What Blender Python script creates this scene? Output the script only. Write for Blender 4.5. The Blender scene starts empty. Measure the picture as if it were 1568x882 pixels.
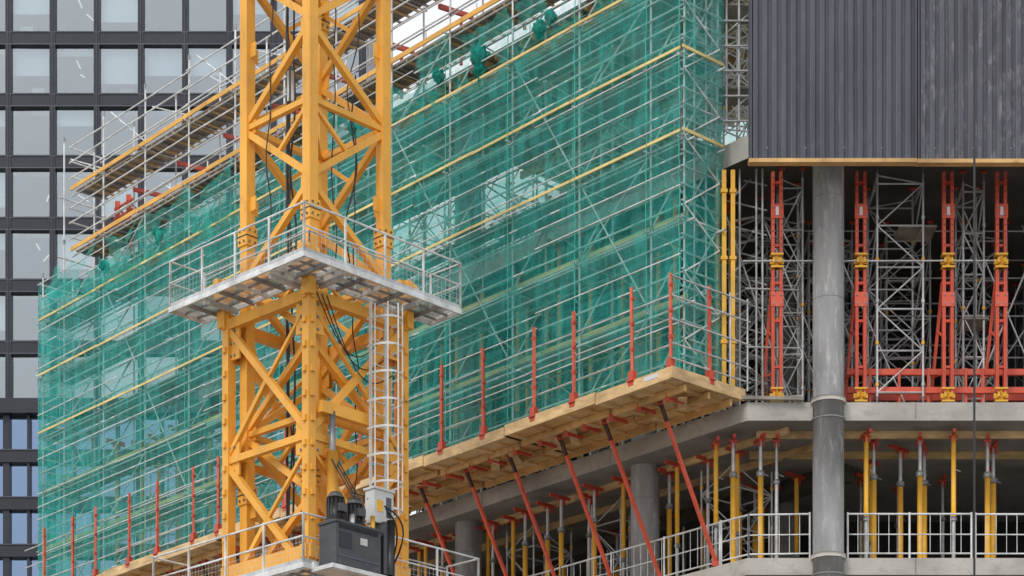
import bpy, math, random
from mathutils import Vector, noise
random.seed(7)
R=random.uniform
scene=bpy.context.scene

# ------------------------------------------------------------------ materials
def mk(name, base, rough=0.6, metal=0.0, var=0.25, scale=1.5, dirt=None, dirt_amt=0.0, stretch=(1,1,1), bump=0.0, bscale=30, spec=0.5):
    m=bpy.data.materials.new(name); m.use_nodes=True
    nt=m.node_tree; N=nt.nodes; L=nt.links
    bs=N['Principled BSDF']
    tc=N.new('ShaderNodeTexCoord'); mp=N.new('ShaderNodeMapping'); mp.inputs['Scale'].default_value=stretch
    L.new(tc.outputs['Object'],mp.inputs[0])
    n1=N.new('ShaderNodeTexNoise'); n1.inputs['Scale'].default_value=scale; n1.inputs['Detail'].default_value=6
    L.new(mp.outputs[0],n1.inputs['Vector'])
    mr=N.new('ShaderNodeMapRange'); mr.inputs[1].default_value=0.3; mr.inputs[2].default_value=0.7
    mr.inputs[3].default_value=1-var; mr.inputs[4].default_value=1+var*0.5
    L.new(n1.outputs['Fac'],mr.inputs[0])
    mul=N.new('ShaderNodeVectorMath'); mul.operation='SCALE'; mul.inputs[0].default_value=base
    L.new(mr.outputs[0],mul.inputs['Scale'])
    col=mul.outputs[0]
    if dirt:
        n2=N.new('ShaderNodeTexNoise'); n2.inputs['Scale'].default_value=scale*3.3; n2.inputs['Detail'].default_value=8
        n2.inputs['Roughness'].default_value=0.7
        L.new(mp.outputs[0],n2.inputs['Vector'])
        r2=N.new('ShaderNodeMapRange'); r2.inputs[1].default_value=0.52; r2.inputs[2].default_value=0.72; r2.inputs[4].default_value=dirt_amt
        L.new(n2.outputs['Fac'],r2.inputs[0])
        mx=N.new('ShaderNodeMix'); mx.data_type='RGBA'
        L.new(r2.outputs[0],mx.inputs[0]); L.new(col,mx.inputs[6]); mx.inputs[7].default_value=(*dirt,1)
        col=mx.outputs[2]
    L.new(col,bs.inputs['Base Color'])
    bs.inputs['Roughness'].default_value=rough; bs.inputs['Metallic'].default_value=metal
    bs.inputs['Specular IOR Level'].default_value=spec
    if bump:
        n3=N.new('ShaderNodeTexNoise'); n3.inputs['Scale'].default_value=bscale
        L.new(mp.outputs[0],n3.inputs['Vector'])
        b=N.new('ShaderNodeBump'); b.inputs['Strength'].default_value=bump; b.inputs['Distance'].default_value=0.02
        L.new(n3.outputs['Fac'],b.inputs['Height']); L.new(b.outputs[0],bs.inputs['Normal'])
    return m

def net_mat(name,col,alpha,lo=0.75,trans=.4):
    m=bpy.data.materials.new(name); m.use_nodes=True
    nt=m.node_tree; N=nt.nodes; L=nt.links; N.clear()
    out=N.new('ShaderNodeOutputMaterial')
    tc=N.new('ShaderNodeTexCoord')
    n=N.new('ShaderNodeTexNoise'); n.inputs['Scale'].default_value=0.5; n.inputs['Detail'].default_value=7; n.inputs['Roughness'].default_value=0.6
    L.new(tc.outputs['Object'],n.inputs['Vector'])
    def sn(sc,s,d):
        mp=N.new('ShaderNodeMapping'); mp.inputs['Scale'].default_value=sc
        L.new(tc.outputs['Object'],mp.inputs[0])
        q=N.new('ShaderNodeTexNoise'); q.inputs['Scale'].default_value=s; q.inputs['Detail'].default_value=d; q.inputs['Distortion'].default_value=.6
        L.new(mp.outputs[0],q.inputs['Vector']); return q
    n2=sn((3.0,3.0,0.5),1.5,6); n3=sn((.25,.25,6.0),1.6,4)
    ad=N.new('ShaderNodeMath'); ad.operation='ADD'; L.new(n.outputs['Fac'],ad.inputs[0]); L.new(n2.outputs['Fac'],ad.inputs[1])
    ad2=N.new('ShaderNodeMath'); ad2.operation='ADD'; L.new(ad.outputs[0],ad2.inputs[0]); L.new(n3.outputs['Fac'],ad2.inputs[1])
    mr=N.new('ShaderNodeMapRange'); mr.inputs[1].default_value=1.2; mr.inputs[2].default_value=1.8
    mr.inputs[3].default_value=alpha*lo; mr.inputs[4].default_value=min(1,alpha*1.3)
    L.new(ad2.outputs[0],mr.inputs[0])
    cm=N.new('ShaderNodeVectorMath'); cm.operation='SCALE'; cm.inputs[0].default_value=col
    mr2=N.new('ShaderNodeMapRange'); mr2.inputs[1].default_value=0.3; mr2.inputs[2].default_value=0.7; mr2.inputs[3].default_value=0.75; mr2.inputs[4].default_value=1.2
    L.new(n2.outputs['Fac'],mr2.inputs[0]); L.new(mr2.outputs[0],cm.inputs['Scale'])
    d=N.new('ShaderNodeBsdfDiffuse'); L.new(cm.outputs[0],d.inputs[0])
    t=N.new('ShaderNodeBsdfTranslucent'); L.new(cm.outputs[0],t.inputs[0])
    mx=N.new('ShaderNodeMixShader'); mx.inputs[0].default_value=trans
    L.new(d.outputs[0],mx.inputs[1]); L.new(t.outputs[0],mx.inputs[2])
    tr=N.new('ShaderNodeBsdfTransparent')
    m2=N.new('ShaderNodeMixShader'); L.new(mr.outputs[0],m2.inputs[0]); L.new(tr.outputs[0],m2.inputs[1]); L.new(mx.outputs[0],m2.inputs[2])
    L.new(m2.outputs[0],out.inputs[0])
    return m

def glass_mat(name,refl,tint,gcol=(0.85,0.92,1.0)):
    m=bpy.data.materials.new(name); m.use_nodes=True
    nt=m.node_tree; N=nt.nodes; L=nt.links; N.clear()
    out=N.new('ShaderNodeOutputMaterial')
    g=N.new('ShaderNodeBsdfGlossy'); g.inputs['Roughness'].default_value=0.04; g.inputs[0].default_value=(*gcol,1)
    tc=N.new('ShaderNodeTexCoord'); n=N.new('ShaderNodeTexNoise'); n.inputs['Scale'].default_value=0.35
    L.new(tc.outputs['Object'],n.inputs['Vector'])
    b=N.new('ShaderNodeBump'); b.inputs['Strength'].default_value=0.25; b.inputs['Distance'].default_value=0.1
    L.new(n.outputs['Fac'],b.inputs['Height']); L.new(b.outputs[0],g.inputs['Normal'])
    t=N.new('ShaderNodeBsdfTransparent'); t.inputs[0].default_value=(*tint,1)
    mx=N.new('ShaderNodeMixShader'); mx.inputs[0].default_value=refl
    L.new(t.outputs[0],mx.inputs[1]); L.new(g.outputs[0],mx.inputs[2]); L.new(mx.outputs[0],out.inputs[0])
    return m

def grating_mat(name,col,alpha):
    m=bpy.data.materials.new(name); m.use_nodes=True
    nt=m.node_tree; N=nt.nodes; L=nt.links
    bs=N['Principled BSDF']; bs.inputs['Base Color'].default_value=(*col,1); bs.inputs['Roughness'].default_value=.5; bs.inputs['Metallic'].default_value=.1
    tc=N.new('ShaderNodeTexCoord'); n=N.new('ShaderNodeTexNoise'); n.inputs['Scale'].default_value=7; n.inputs['Detail'].default_value=5
    L.new(tc.outputs['Object'],n.inputs['Vector'])
    mr=N.new('ShaderNodeMapRange'); mr.inputs[1].default_value=.35; mr.inputs[2].default_value=.65; mr.inputs[3].default_value=alpha*.6; mr.inputs[4].default_value=min(1,alpha*1.3)
    L.new(n.outputs['Fac'],mr.inputs[0]); L.new(mr.outputs[0],bs.inputs['Alpha'])
    return m

def emit_mat(name,col,s):
    m=bpy.data.materials.new(name); m.use_nodes=True
    b=m.node_tree.nodes['Principled BSDF']; b.inputs['Base Color'].default_value=(*col,1)
    b.inputs['Emission Color'].default_value=(*col,1); b.inputs['Emission Strength'].default_value=s
    return m

CRANE=mk('crane_yellow_paint',(0.89,0.44,0.058),0.5,0,0.18,0.9,(0.45,0.23,0.07),0.5,(1,1,0.5),0.05,20)
STEEL=mk('galvanised_steel',(0.56,0.58,0.59),0.45,0.25,0.35,2.5,(0.26,0.24,0.21),0.6)
STEELW=mk('bright_galvanised_tube',(0.74,0.76,0.76),0.5,0.1,0.35,2.5,(0.38,0.37,0.33),0.6)
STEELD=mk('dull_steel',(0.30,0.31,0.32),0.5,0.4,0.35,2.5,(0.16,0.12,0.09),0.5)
ALU=grating_mat('perforated_aluminium',(0.82,0.82,0.80),0.66)
RED=mk('red_oxide_paint',(0.58,0.07,0.035),0.5,0,0.25,2.0,(0.28,0.10,0.06),0.6)
REDF=mk('formwork_red_paint',(0.70,0.10,0.05),0.5,0,0.25,2.0,(0.38,0.2,0.15),0.6)
YEL=mk('prop_yellow_paint',(0.84,0.45,0.04),0.45,0,0.2,2.5,(0.4,0.3,0.18),0.6)
ORG=mk('toeboard_orange',(0.78,0.42,0.08),0.6,0,0.25,1.2,(0.45,0.3,0.15),0.5)
TOE=mk('toeboard_pale_yellow',(0.78,0.62,0.24),0.6,0,0.3,1.2,(0.42,0.40,0.24),0.6)
WOOD=mk('formwork_plywood',(0.68,0.42,0.17),0.65,0,0.38,1.1,(0.36,0.20,0.09),0.7,(1,1,1),0.1,25)
TIMB=mk('pale_timber',(0.72,0.50,0.25),0.65,0,0.38,1.8,(0.42,0.26,0.13),0.65,(1,1,3))
PLANK=mk('weathered_planks',(0.30,0.27,0.23),0.8,0,0.4,1.6,(0.12,0.10,0.09),0.6)
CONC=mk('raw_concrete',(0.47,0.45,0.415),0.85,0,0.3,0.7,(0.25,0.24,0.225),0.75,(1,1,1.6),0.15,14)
CONCS=mk('slab_soffit_shade',(0.27,0.26,0.245),0.85,0,0.35,0.7,(0.17,0.16,0.15),0.7,(1,1,1.6))  # concrete darkened here to paint in the shade beneath the slabs
CONCU=mk('formwork_soffit_shade',(0.085,0.078,0.07),0.85,0,0.4,0.7,(0.05,0.045,0.04),0.7,(1,1,1.6))  # soffit colour darkened to carry the shade of the interior
CONCC=mk('column_concrete',(0.27,0.27,0.275),0.7,0,0.4,1.3,(0.50,0.50,0.49),0.75,(1.6,1.6,0.35),0.1,14)
CONCJ=mk('column_joint',(0.22,0.22,0.22),0.8,0,0.3,1.3)
CONCD=mk('interior_shade_black',(0.028,0.028,0.029),0.9,0,0.35,0.5)  # near-black colour stands in for the unlit depth of the floors
PANEL=mk('charcoal_panel_paint',(0.072,0.078,0.105),0.5,0,0.25,0.8,(0.17,0.17,0.19),0.35,(2.2,1,0.6))
PANEL2=mk('scuffed_panel_paint',(0.080,0.084,0.108),0.5,0,0.3,0.8,(0.34,0.34,0.36),0.55,(2.0,1,0.8))
PANELL=mk('charcoal_panel_rib',(0.14,0.145,0.17),0.45,0,0.3,0.8,(0.24,0.24,0.26),0.5,(2.2,1,0.4))
FRAME=mk('dark_facade_metal',(0.024,0.027,0.038),0.4,0.2,0.2,0.5)
FRAME2=mk('facade_trim_metal',(0.09,0.095,0.12),0.4,0.3,0.2,0.5)
BLK=mk('black_rubber',(0.02,0.02,0.022),0.45,0,0.2,3)
GREYB=mk('machine_grey_paint',(0.055,0.06,0.068),0.4,0,0.2,2,(0.16,0.15,0.14),0.4)
LGREY=mk('cabinet_light_grey',(0.6,0.61,0.6),0.5,0,0.15,3,(0.35,0.33,0.3),0.4)
LADD=mk('ladder_grey_paint',(0.66,0.66,0.64),0.5,0.1,0.2,3,(0.4,0.33,0.25),0.5)
CEIL=mk('office_ceiling',(0.56,0.58,0.58),0.9,0,0.1,0.4)
OWALL=mk('office_back_wall',(0.36,0.39,0.41),0.9,0,0.5,0.12)
BLIND=mk('roller_blind',(0.66,0.70,0.73),0.9,0,0.08,0.5)
GROUND=mk('ground_gravel',(0.30,0.28,0.25),0.95,0,0.35,0.2,(0.18,0.165,0.15),0.5,bump=0.3,bscale=4)
ASPH=mk('asphalt',(0.05,0.05,0.052),0.9,0,0.25,0.6,bump=0.2,bscale=30)
GLASS=glass_mat('office_glass',0.40,(0.68,0.77,0.80),(.78,.86,.90))
GLASSB=glass_mat('blue_glass',0.42,(0.35,0.42,0.5),(0.5,0.68,1.0))
LITE=emit_mat('lit_ceiling_strip',(1,0.97,0.9),0.8)
NET=net_mat('green_debris_net',(0.062,0.52,0.465),0.47,.66)
NETL=net_mat('loose_green_net',(0.08,0.60,0.53),0.40,0.3)
NETD=net_mat('bundled_green_net',(0.03,0.36,0.30),0.93)
TIE=mk('net_tie_green',(0.04,0.46,0.38),0.6,0,0.3,3)

# ------------------------------------------------------------------ mesh builder
class MB:
    def __init__(s): s.v=[];s.f=[];s.m=[];s.s=[];s.mats=[]
    def mi(s,m):
        if m not in s.mats: s.mats.append(m)
        return s.mats.index(m)
    def face(s,pts,m):
        i=len(s.v); s.v+= [tuple(p) for p in pts]; s.f.append(tuple(range(i,i+len(pts)))); s.m.append(s.mi(m)); s.s.append(False)
    def beam(s,p,q,w,h,m,side=None):
        p=Vector(p);q=Vector(q);d=(q-p).normalized()
        if side is None:
            side=d.cross(Vector((0,0,1)))
            if side.length<1e-3: side=Vector((1,0,0))
        side=Vector(side); side=(side-d*side.dot(d)).normalized(); up=side.cross(d)
        i=len(s.v)
        for b in (p,q):
            for a,c in ((-1,-1),(1,-1),(1,1),(-1,1)): s.v.append(tuple(b+side*(a*w/2)+up*(c*h/2)))
        k=s.mi(m)
        for f in ((0,1,2,3),(7,6,5,4),(0,4,5,1),(1,5,6,2),(2,6,7,3),(3,7,4,0)):
            s.f.append(tuple(i+t for t in f)); s.m.append(k); s.s.append(False)
    def tube(s,p,q,r,m,n=6,r2=None,cap=False):
        p=Vector(p);q=Vector(q);d=(q-p).normalized(); r2=r if r2 is None else r2
        a=d.cross(Vector((0,0,1)))
        if a.length<1e-3: a=Vector((1,0,0))
        a.normalize(); b=a.cross(d); i=len(s.v); k=s.mi(m)
        for bp,rr in ((p,r),(q,r2)):
            for j in range(n):
                t=2*math.pi*j/n; s.v.append(tuple(bp+a*math.cos(t)*rr+b*math.sin(t)*rr))
        for j in range(n):
            s.f.append((i+j,i+(j+1)%n,i+n+(j+1)%n,i+n+j)); s.m.append(k); s.s.append(n>5)
        if cap or r>0.045:
            s.f.append(tuple(i+j for j in range(n))); s.m.append(k); s.s.append(False)
            s.f.append(tuple(i+n+n-1-j for j in range(n))); s.m.append(k); s.s.append(False)
    def path(s,pts,r,m,n=5):
        for a,b in zip(pts[:-1],pts[1:]): s.tube(a,b,r,m,n)
    def prism(s,pts,z0,z1,m,mt=None,mb=None):
        n=len(pts)
        s.face([(x,y,z1) for x,y in pts],mt or m); s.face([(x,y,z0) for x,y in reversed(pts)],mb or m)
        for j in range(n):
            a=pts[j];b=pts[(j+1)%n]; s.face([(a[0],a[1],z0),(b[0],b[1],z0),(b[0],b[1],z1),(a[0],a[1],z1)],m)
    def mesh(s,name):
        me=bpy.data.meshes.new(name); me.from_pydata(s.v,[],s.f)
        for m in s.mats: me.materials.append(m)
        me.polygons.foreach_set('material_index',s.m); me.polygons.foreach_set('use_smooth',s.s); me.update()
        return me
    def obj(s,name,parent=None):
        o=bpy.data.objects.new(name,s.mesh(name)); scene.collection.objects.link(o)
        if parent: o.parent=parent
        return o
def empty(name):
    e=bpy.data.objects.new(name,None); scene.collection.objects.link(e); return e

# long facade local frame: u metres along it from the corner, w metres outward
C=Vector((4.015,52.3,0)); D=Vector((-0.6621,0.7494,0)); NN=Vector((-0.7494,-0.6621,0))
def F(u,w,z): return C+D*u+NN*w+Vector((0,0,z))
YA=52.8   # front facade plane

# ------------------------------------------------------------------ ground
g=MB(); g.face([(-2500,-500,-1.6),(2500,-500,-1.6),(2500,4500,-1.6),(-2500,4500,-1.6)],GROUND); g.obj('ground')
g=MB(); g.face([(-400,12,-1.596),(400,12,-1.596),(400,24,-1.596),(-400,24,-1.596)],ASPH)
for i in range(-40,40):
    g.face([(i*6,17.9,-1.592),(i*6+3,17.9,-1.592),(i*6+3,18.05,-1.592),(i*6,18.05,-1.592)],BLIND)
g.obj('road')
g=MB(); g.beam((-400,24.15,-1.54),(400,24.15,-1.54),0.3,0.13,CONC); g.obj('kerb')

# ------------------------------------------------------------------ concrete building
bld=empty('concrete_building_under_construction')
P0=(5.6,52.8)
def outline(off=0.0,ue=29):
    a=F(ue,-1.52-off,0); b=F(ue,-18,0)
    return [(P0[0]+off*0.5,P0[1]+off),(26,YA+off),(26,86),(b.x,b.y),(a.x,a.y)]
sl=MB()
for zt,th in ((2.4,.4),(6.2,.4),(10.0,.4),(13.8,.4),(17.5,.43)):
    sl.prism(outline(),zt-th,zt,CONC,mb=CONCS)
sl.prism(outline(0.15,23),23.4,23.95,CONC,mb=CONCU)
sl.beam((5.7,YA+0.35,24.1),(26,YA+0.35,24.1),0.3,0.3,CONC)
for zt in (13.8,17.5):
    for x in (9.6,13.7,18): sl.beam((x,YA-0.003,zt-.38),(x,YA-0.003,zt-.02),0.02,0.01,CONCJ)
    for u in (4,9,14,19): sl.beam(F(u,-1.517,zt-.38),F(u,-1.517,zt-.02),0.02,0.01,CONCJ)
for zt in (17.07,13.4):
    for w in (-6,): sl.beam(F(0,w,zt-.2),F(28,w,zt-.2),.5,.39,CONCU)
sl.obj('floor_slabs',bld)
co=MB()
def column(x,y,z0,z1,r=0.37,n=32):
    co.tube((x,y,z0),(x,y,z1),r,CONCC,n)
    z=z0+2.4
    while z<z1-.5:
        co.tube((x,y,z),(x,y,z+.012),r+.003,CONCJ,n); z+=2.4
levels=[-1.6,2.4,6.2,10.0,13.8,17.5]
for cx in (7.52,16.0,23):
    for a,b in zip(levels[:-1],levels[1:]): column(cx,YA-0.02+.0,a,b-.003 if cx!=7.52 else b)
    column(cx,YA-0.02,17.5,23.4)
    for b in (13.8,17.5,10.0): 
        co.tube((cx,YA-0.02,b-.05),(cx,YA-0.02,b+.06),.415,CONC,32); co.tube((cx,YA-0.02,b-.45),(cx,YA-0.02,b-.40),.40,CONCJ,32)
for u in (3.55,10.5,17.5,24.5):
    for a,b in zip(levels[:-1],levels[1:]):
        p=F(u,-2.3,0); column(p.x,p.y,a,b-.43)
    p=F(u,-2.3,0); column(p.x,p.y,17.5,23.4); column(p.x,p.y,23.95,28.8)
    p=F(u,-7.5,0); column(p.x,p.y,13.8,17.07); column(p.x,p.y,17.5,23.4); 
co.obj('round_columns',bld)
# interior walls with deep shade put into a near-black colour, following both facades
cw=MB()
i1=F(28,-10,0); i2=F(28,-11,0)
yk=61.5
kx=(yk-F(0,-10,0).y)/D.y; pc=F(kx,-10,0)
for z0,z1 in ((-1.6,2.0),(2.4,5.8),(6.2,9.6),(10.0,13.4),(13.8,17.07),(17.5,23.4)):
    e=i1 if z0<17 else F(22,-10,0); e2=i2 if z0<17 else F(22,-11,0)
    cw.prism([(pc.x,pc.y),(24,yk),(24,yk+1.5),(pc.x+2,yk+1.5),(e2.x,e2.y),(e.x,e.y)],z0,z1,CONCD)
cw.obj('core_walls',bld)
fd=MB()
def deck_quad(u0,u1,w0,w1,z0,z1,m):
    q=[F(u0,w0,0),F(u1,w0,0),F(u1,w1,0),F(u0,w1,0)]; fd.prism([(p.x,p.y) for p in q],z0,z1,m)
deck_quad(-1,13,-1.35,-9,29.0,29.08,PLANK); deck_quad(13.003,28,-1.35,-5.2,29.0,29.08,PLANK)
for k in range(0,59): fd.beam(F(-.8+k*.5,-1.3,28.9),F(-.8+k*.5,-5.2 if k>27 else -9,28.9),.08,.18,TIMB)
for w in (-1.7,-3.2,-4.7): fd.beam(F(-1,w,28.7),F(28,w,28.7),.1,.2,TIMB)
for w in (-6.4,-8): fd.beam(F(-1,w,28.7),F(12.9,w,28.7),.1,.2,TIMB)
fd.obj('slab_formwork_deck',bld)

# ------------------------------------------------------------------ dark wall screen panels
def screen(name,x0,x1,z0,z1,y,PM_):
    s=MB()
    s.beam(((x0+x1)/2,y+.08,z0),((x0+x1)/2,y+.08,z1),x1-x0+.05,.05,PM_,side=(1,0,0))
    x=x0+.06; i=0
    while x<x1-.12:
        for (q0,q1,y0,y1,mm) in ((x,x+.02,y+.054,y-.01,PANELL),(x+.02,x+.12,y-.01,y-.01,PM_),(x+.12,x+.14,y-.01,y+.054,PM_)):
            s.face([(q0,y0,z0),(q1,y1,z0),(q1,y1,z1),(q0,y0,z1)],mm)
        s.beam((x+.018,y-.012,z0),(x+.018,y-.012,z1),.012,.008,PANELL,side=(1,0,0))
        x+=.222; i+=1
    for xe in (x0+.02,x1-.02): s.beam((xe,y-.005,z0),(xe,y-.005,z1),.035,.09,PANEL,side=(1,0,0))
    s.beam((x0-.03,y+.05,z0-.05),(x1+.0,y+.05,z0-.05),.22,.09,WOOD)
    k=x0+.4
    while k<x1: s.tube((k,y-.025,z0+.25),(k,y-.005,z0+.25),.018,STEELD,6,cap=True); k+=.888
    for zz in (z0+1,z0+3,z0+5): s.beam((x0,y+.2,zz),(x1,y+.2,zz),.12,.12,REDF)
    return s.obj(name)
screen('climbing_wall_screen',5.53,9.40,22.76,28.6,51.6,PANEL)
screen('climbing_wall_screen',9.43,13.3,22.76,28.6,51.63,PANEL2)
screen('climbing_wall_screen',13.34,17.2,22.76,28.6,51.6,PANEL)

# ------------------------------------------------------------------ red heavy shoring props, front bay
def shore_prop_mesh():
    s=MB(); H=5.55
    for x in (-.095,.095):
        s.beam((x,0,.3),(x,0,3.2),.07,.15,REDF,side=(1,0,0)); s.beam((x,0,3.6),(x,0,H),.07,.15,REDF,side=(1,0,0))
        s.beam((x,-.078,.3),(x,-.078,3.2),.025,.012,RED,side=(1,0,0))
        for k in range(11): s.tube((x,-.082,3.8+k*.16),(x,-.074,3.8+k*.16),.016,BLK,6,cap=True)
    for zz in (.9,2.0,2.9,3.8,4.7,5.3): s.beam((-.13,0,zz),(.13,0,zz),.1,.06,RED)
    for z in (.22,3.42):
        s.tube((0,0,z-.16),(0,0,z+.18),.06,YEL,10)
        for a in range(6):
            t=a*math.pi/3; s.beam((math.cos(t)*.07,math.sin(t)*.07,z),(math.cos(t)*.17,math.sin(t)*.17,z),.05,.11,YEL)
        s.beam((-.15,0,z+.16),(.15,0,z+.16),.2,.04,YEL); s.beam((-.15,0,z-.14),(.15,0,z-.14),.2,.04,YEL)
    s.tube((0,0,-.02),(0,0,.1),.05,STEEL,8); s.beam((-.15,0,.01),(.15,0,.01),.3,.02,STEELD)
    for z in (2.5,4.6):
        s.beam((-.15,-.085,z),(.15,-.085,z),.02,.34,REDF)
        for a in (-.09,.09):
            for dz in (-.1,.1): s.tube((a,-.115,z+dz),(a,-.09,z+dz),.02,STEELD,6,cap=True)
    s.beam((-.0,-.099,4.5),(-.0,-.099,4.7),.07,.004,BLIND,side=(1,0,0))
    s.beam((-.10,.12,3.0),(-.26,.9,.15),.06,.06,REDF); s.beam((-.1,.9,.15),(-.30,.9,.15),.06,.06,REDF)
    s.beam((-.16,.4,1.9),(-.04,.05,1.6),.04,.04,REDF); s.beam((-.22,.7,.9),(-.04,.05,.8),.04,.04,REDF)
    return s.mesh('heavy_shoring_prop')
me=shore_prop_mesh()
for x in (6.32,8.32,10.4,11.67,13.9,15.1,17.6):
    o=bpy.data.objects.new('heavy_shoring_prop',me); o.location=(x,53.0,17.5); scene.collection.objects.link(o)
s=MB()
for z,y in ((18.42,53.4),(17.95,53.3)): s.beam((8.05,y,z),(17.8,y,z),.1,.14,REDF)
for x in (8.6,9.3,10.0,10.9,11.3,12.4,13.2): s.beam((x,53.35,17.6),(x,53.35,18.5),.06,.06,REDF)
s.beam((8.0,54.2,18.1),(17.8,54.2,18.1),.1,.2,RED)
s.obj('formwork_waling')
for x in (5.06,5.27,5.0):
    y=53.0 if x!=5.0 else 54.2
    s=MB(); s.beam((x,y,17.5),(x,y,23.1),.10,.10,YEL); s.beam((x,y-.0,17.5),(x,y,17.53),.25,.25,STEELD,side=(1,0,0)); 
    for z in (19,21,22.6): s.beam((x-.08,y,z),(x+.08,y,z),.14,.08,YEL)
    s.obj('yellow_shore_post')

# ------------------------------------------------------------------ shoring towers
def tower_mesh(h,w,d,name,ST=None):
    ST=ST or STEEL
    s=MB(); c=[(-w/2,-d/2),(w/2,-d/2),(w/2,d/2),(-w/2,d/2)]
    for x,y in c:
        s.tube((x,y,.25),(x,y,h-.25),.028,ST,6); s.tube((x,y,0),(x,y,.25),.018,STEELD,6); s.tube((x,y,h-.25),(x,y,h),.018,STEELD,6)
        s.beam((x-.07,y,.01),(x+.07,y,.01),.14,.02,STEELD); s.beam((x,y,h-.05),(x,y,h-.01),.14,.1,RED)
        for k in range(int(h)): s.tube((x,y,.5+k),(x,y,.58+k),.045,YEL if random.random()<.35 else ST,6)
    z=.35;k=0
    while z<h-.3:
        for j in range(4):
            a=c[j];b=c[(j+1)%4]; s.tube((a[0],a[1],z),(b[0],b[1],z),.022,ST,5)
            z2=min(z+1.0,h-.3)
            if (j+k)%2==0: s.tube((a[0],a[1],z),(b[0],b[1],z2),.018,ST,5)
            else: s.tube((b[0],b[1],z),(a[0],a[1],z2),.018,ST,5)
        z+=1.0;k+=1
    return s.mesh(name)
T1=tower_mesh(5.85,1.1,1.4,'shoring_tower_tall'); T2=tower_mesh(4.7,1.1,1.5,'shoring_tower_upper',STEELW); T3=tower_mesh(3.2,1.1,1.4,'shoring_tower_low')
T1D=tower_mesh(5.85,1.2,1.4,'shoring_tower_shade',STEELD)  # back-row copy in darker steel, interior shade put into its colour
T4=tower_mesh(5.85,.5,.9,'shoring_frame_narrow')
def put(me,name,loc,rz=0):
    o=bpy.data.objects.new(name,me); o.location=loc; o.rotation_euler=(0,0,rz); scene.collection.objects.link(o); return o
rb=math.atan2(D.y,D.x)
for yy in (54.6,57.3,60.0):
    for k in range(6):
        x=5.9+k*1.95+R(-.1,.1)+(yy-54.6)*.12
        if yy==54.6 and k==1: put(T4,'shoring_tower',(6.75,53.9,17.52))
        elif yy==54.6 and k in (0,3): continue
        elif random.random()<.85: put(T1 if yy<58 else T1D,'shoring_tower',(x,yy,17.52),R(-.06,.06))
put(T1,'shoring_tower',(9.3,53.9,17.52)); put(T4,'shoring_tower',(11.15,54.1,17.52))
put(T2,'shoring_tower',(5.2,54.3,23.97),.2); put(T2,'shoring_tower',(5.6,56.3,23.97),.1); put(T2,'shoring_tower',(4.9,57.9,23.97))
for u in [1.2+2.7*k for k in range(11)]:
    for w in (-4.2,-7.2):
        p=F(u,w,17.52); put(T1,'shoring_tower',p,rb)
        if u<22.5 and w>-5: p=F(u,w+.3,23.97); put(T2,'shoring_tower',p,rb)
        if u<22.5 and w<-5 and random.random()<.6: p=F(u+.8,w,23.97); put(T2,'shoring_tower',p,rb)
for u in (1.6,5.6,9.0): put(T3,'shoring_tower',F(u,-3.6,13.82),rb)
s=MB()
for y in (54.0,56.0):
    for z in (18.9,20.0,21.0,22.1): s.tube((4.9,y,z+R(-.1,.1)),(18,y,z+R(-.1,.1)),.02,STEELD,5)
    for k in range(8):
        x=4.9+k*1.6+R(-.3,.3); s.tube((x,y-.1,17.8),(x+R(1.2,2.2)*random.choice((-1,1)),y-.1,21+R(-.6,2)),.022,STEEL,5)
for k in range(9):
    z=17.9+k*.6; s.tube((5.35,53.5,z),(6.15,54.6,z+R(.6,1.2)),.024,STEEL,5); s.tube((6.15,53.6,z+.3),(5.3,54.7,z+1.0),.024,STEEL,5)
for x in (5.5,5.9,6.05): s.tube((x,53.6,17.5),(x,53.6,23.4),.028,STEEL,6)
for z in (19.0,20.4,20.9): s.tube((5.5,52.9,z),(11.5,52.95,z+.03),.02,STEEL,6) if z==20.9 else s.tube((5.6,53.3,z),(6.9,53.4,z),.024,STEEL,6)
for x in (4.85,5.15,5.45,5.75):
    s.tube((x,53.3,24.2),(x,53.3,33),.028,STEEL,6)
for k in range(14):
    z=24.4+k*.6; s.tube((4.8,53.25,z),(5.85,53.25,z),.024,STEEL,6)
    if k%2: s.tube((4.85,53.35,z),(5.75,54.4,z+1.2),.024,STEELD,6)
s.beam((5.0,53.9,25.3),(5.9,53.9,25.3),.9,.05,PLANK); s.beam((5.0,53.9,27.3),(5.9,53.9,27.3),.9,.05,PLANK)
s.beam((9.3,53.7,21.9),(10.2,53.7,21.9),.8,.05,PLANK); s.beam((10.9,54.0,19.8),(11.5,54.0,19.8),.8,.05,PLANK)
s.obj('tube_bracing')

# ------------------------------------------------------------------ steel props, lower storey
def prop_mesh(kind):
    s=MB(); r=.068
    if kind==0:
        s.tube((0,0,.02),(0,0,2.15),r,YEL,12); s.tube((0,0,2.15),(0,0,2.28),r+.03,STEELD,12); s.tube((0,0,2.28),(0,0,3.02),.045,STEEL,10)
    elif kind==1:
        s.tube((0,0,.02),(0,0,1.0),.045,STEEL,10); s.tube((0,0,1.0),(0,0,1.1),.08,STEELD,10); s.tube((0,0,1.1),(0,0,3.02),.058,YEL,12)
    else:
        s.tube((0,0,.02),(0,0,2.3),.045,STEEL,10); s.tube((0,0,2.0),(0,0,2.1),.08,STEELD,10); s.tube((0,0,2.3),(0,0,3.02),.035,STEEL,10)
    s.beam((-.1,0,.01),(.1,0,.01),.2,.02,STEELD); s.beam((-.1,0,3.03),(.1,0,3.03),.18,.03,RED)
    s.beam((-.05,-.05,2.88),(-.05,-.05,3.03),.025,.09,RED); s.beam((.05,-.05,2.88),(.05,-.05,3.03),.025,.09,RED)
    s.beam((0,-.3,3.09),(0,.4,3.09),.07,.08,RED)
    s.tube((.05,-.09,2.2),(.16,-.12,2.14),.012,STEELD,5)
    return s.mesh('steel_prop')
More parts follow.
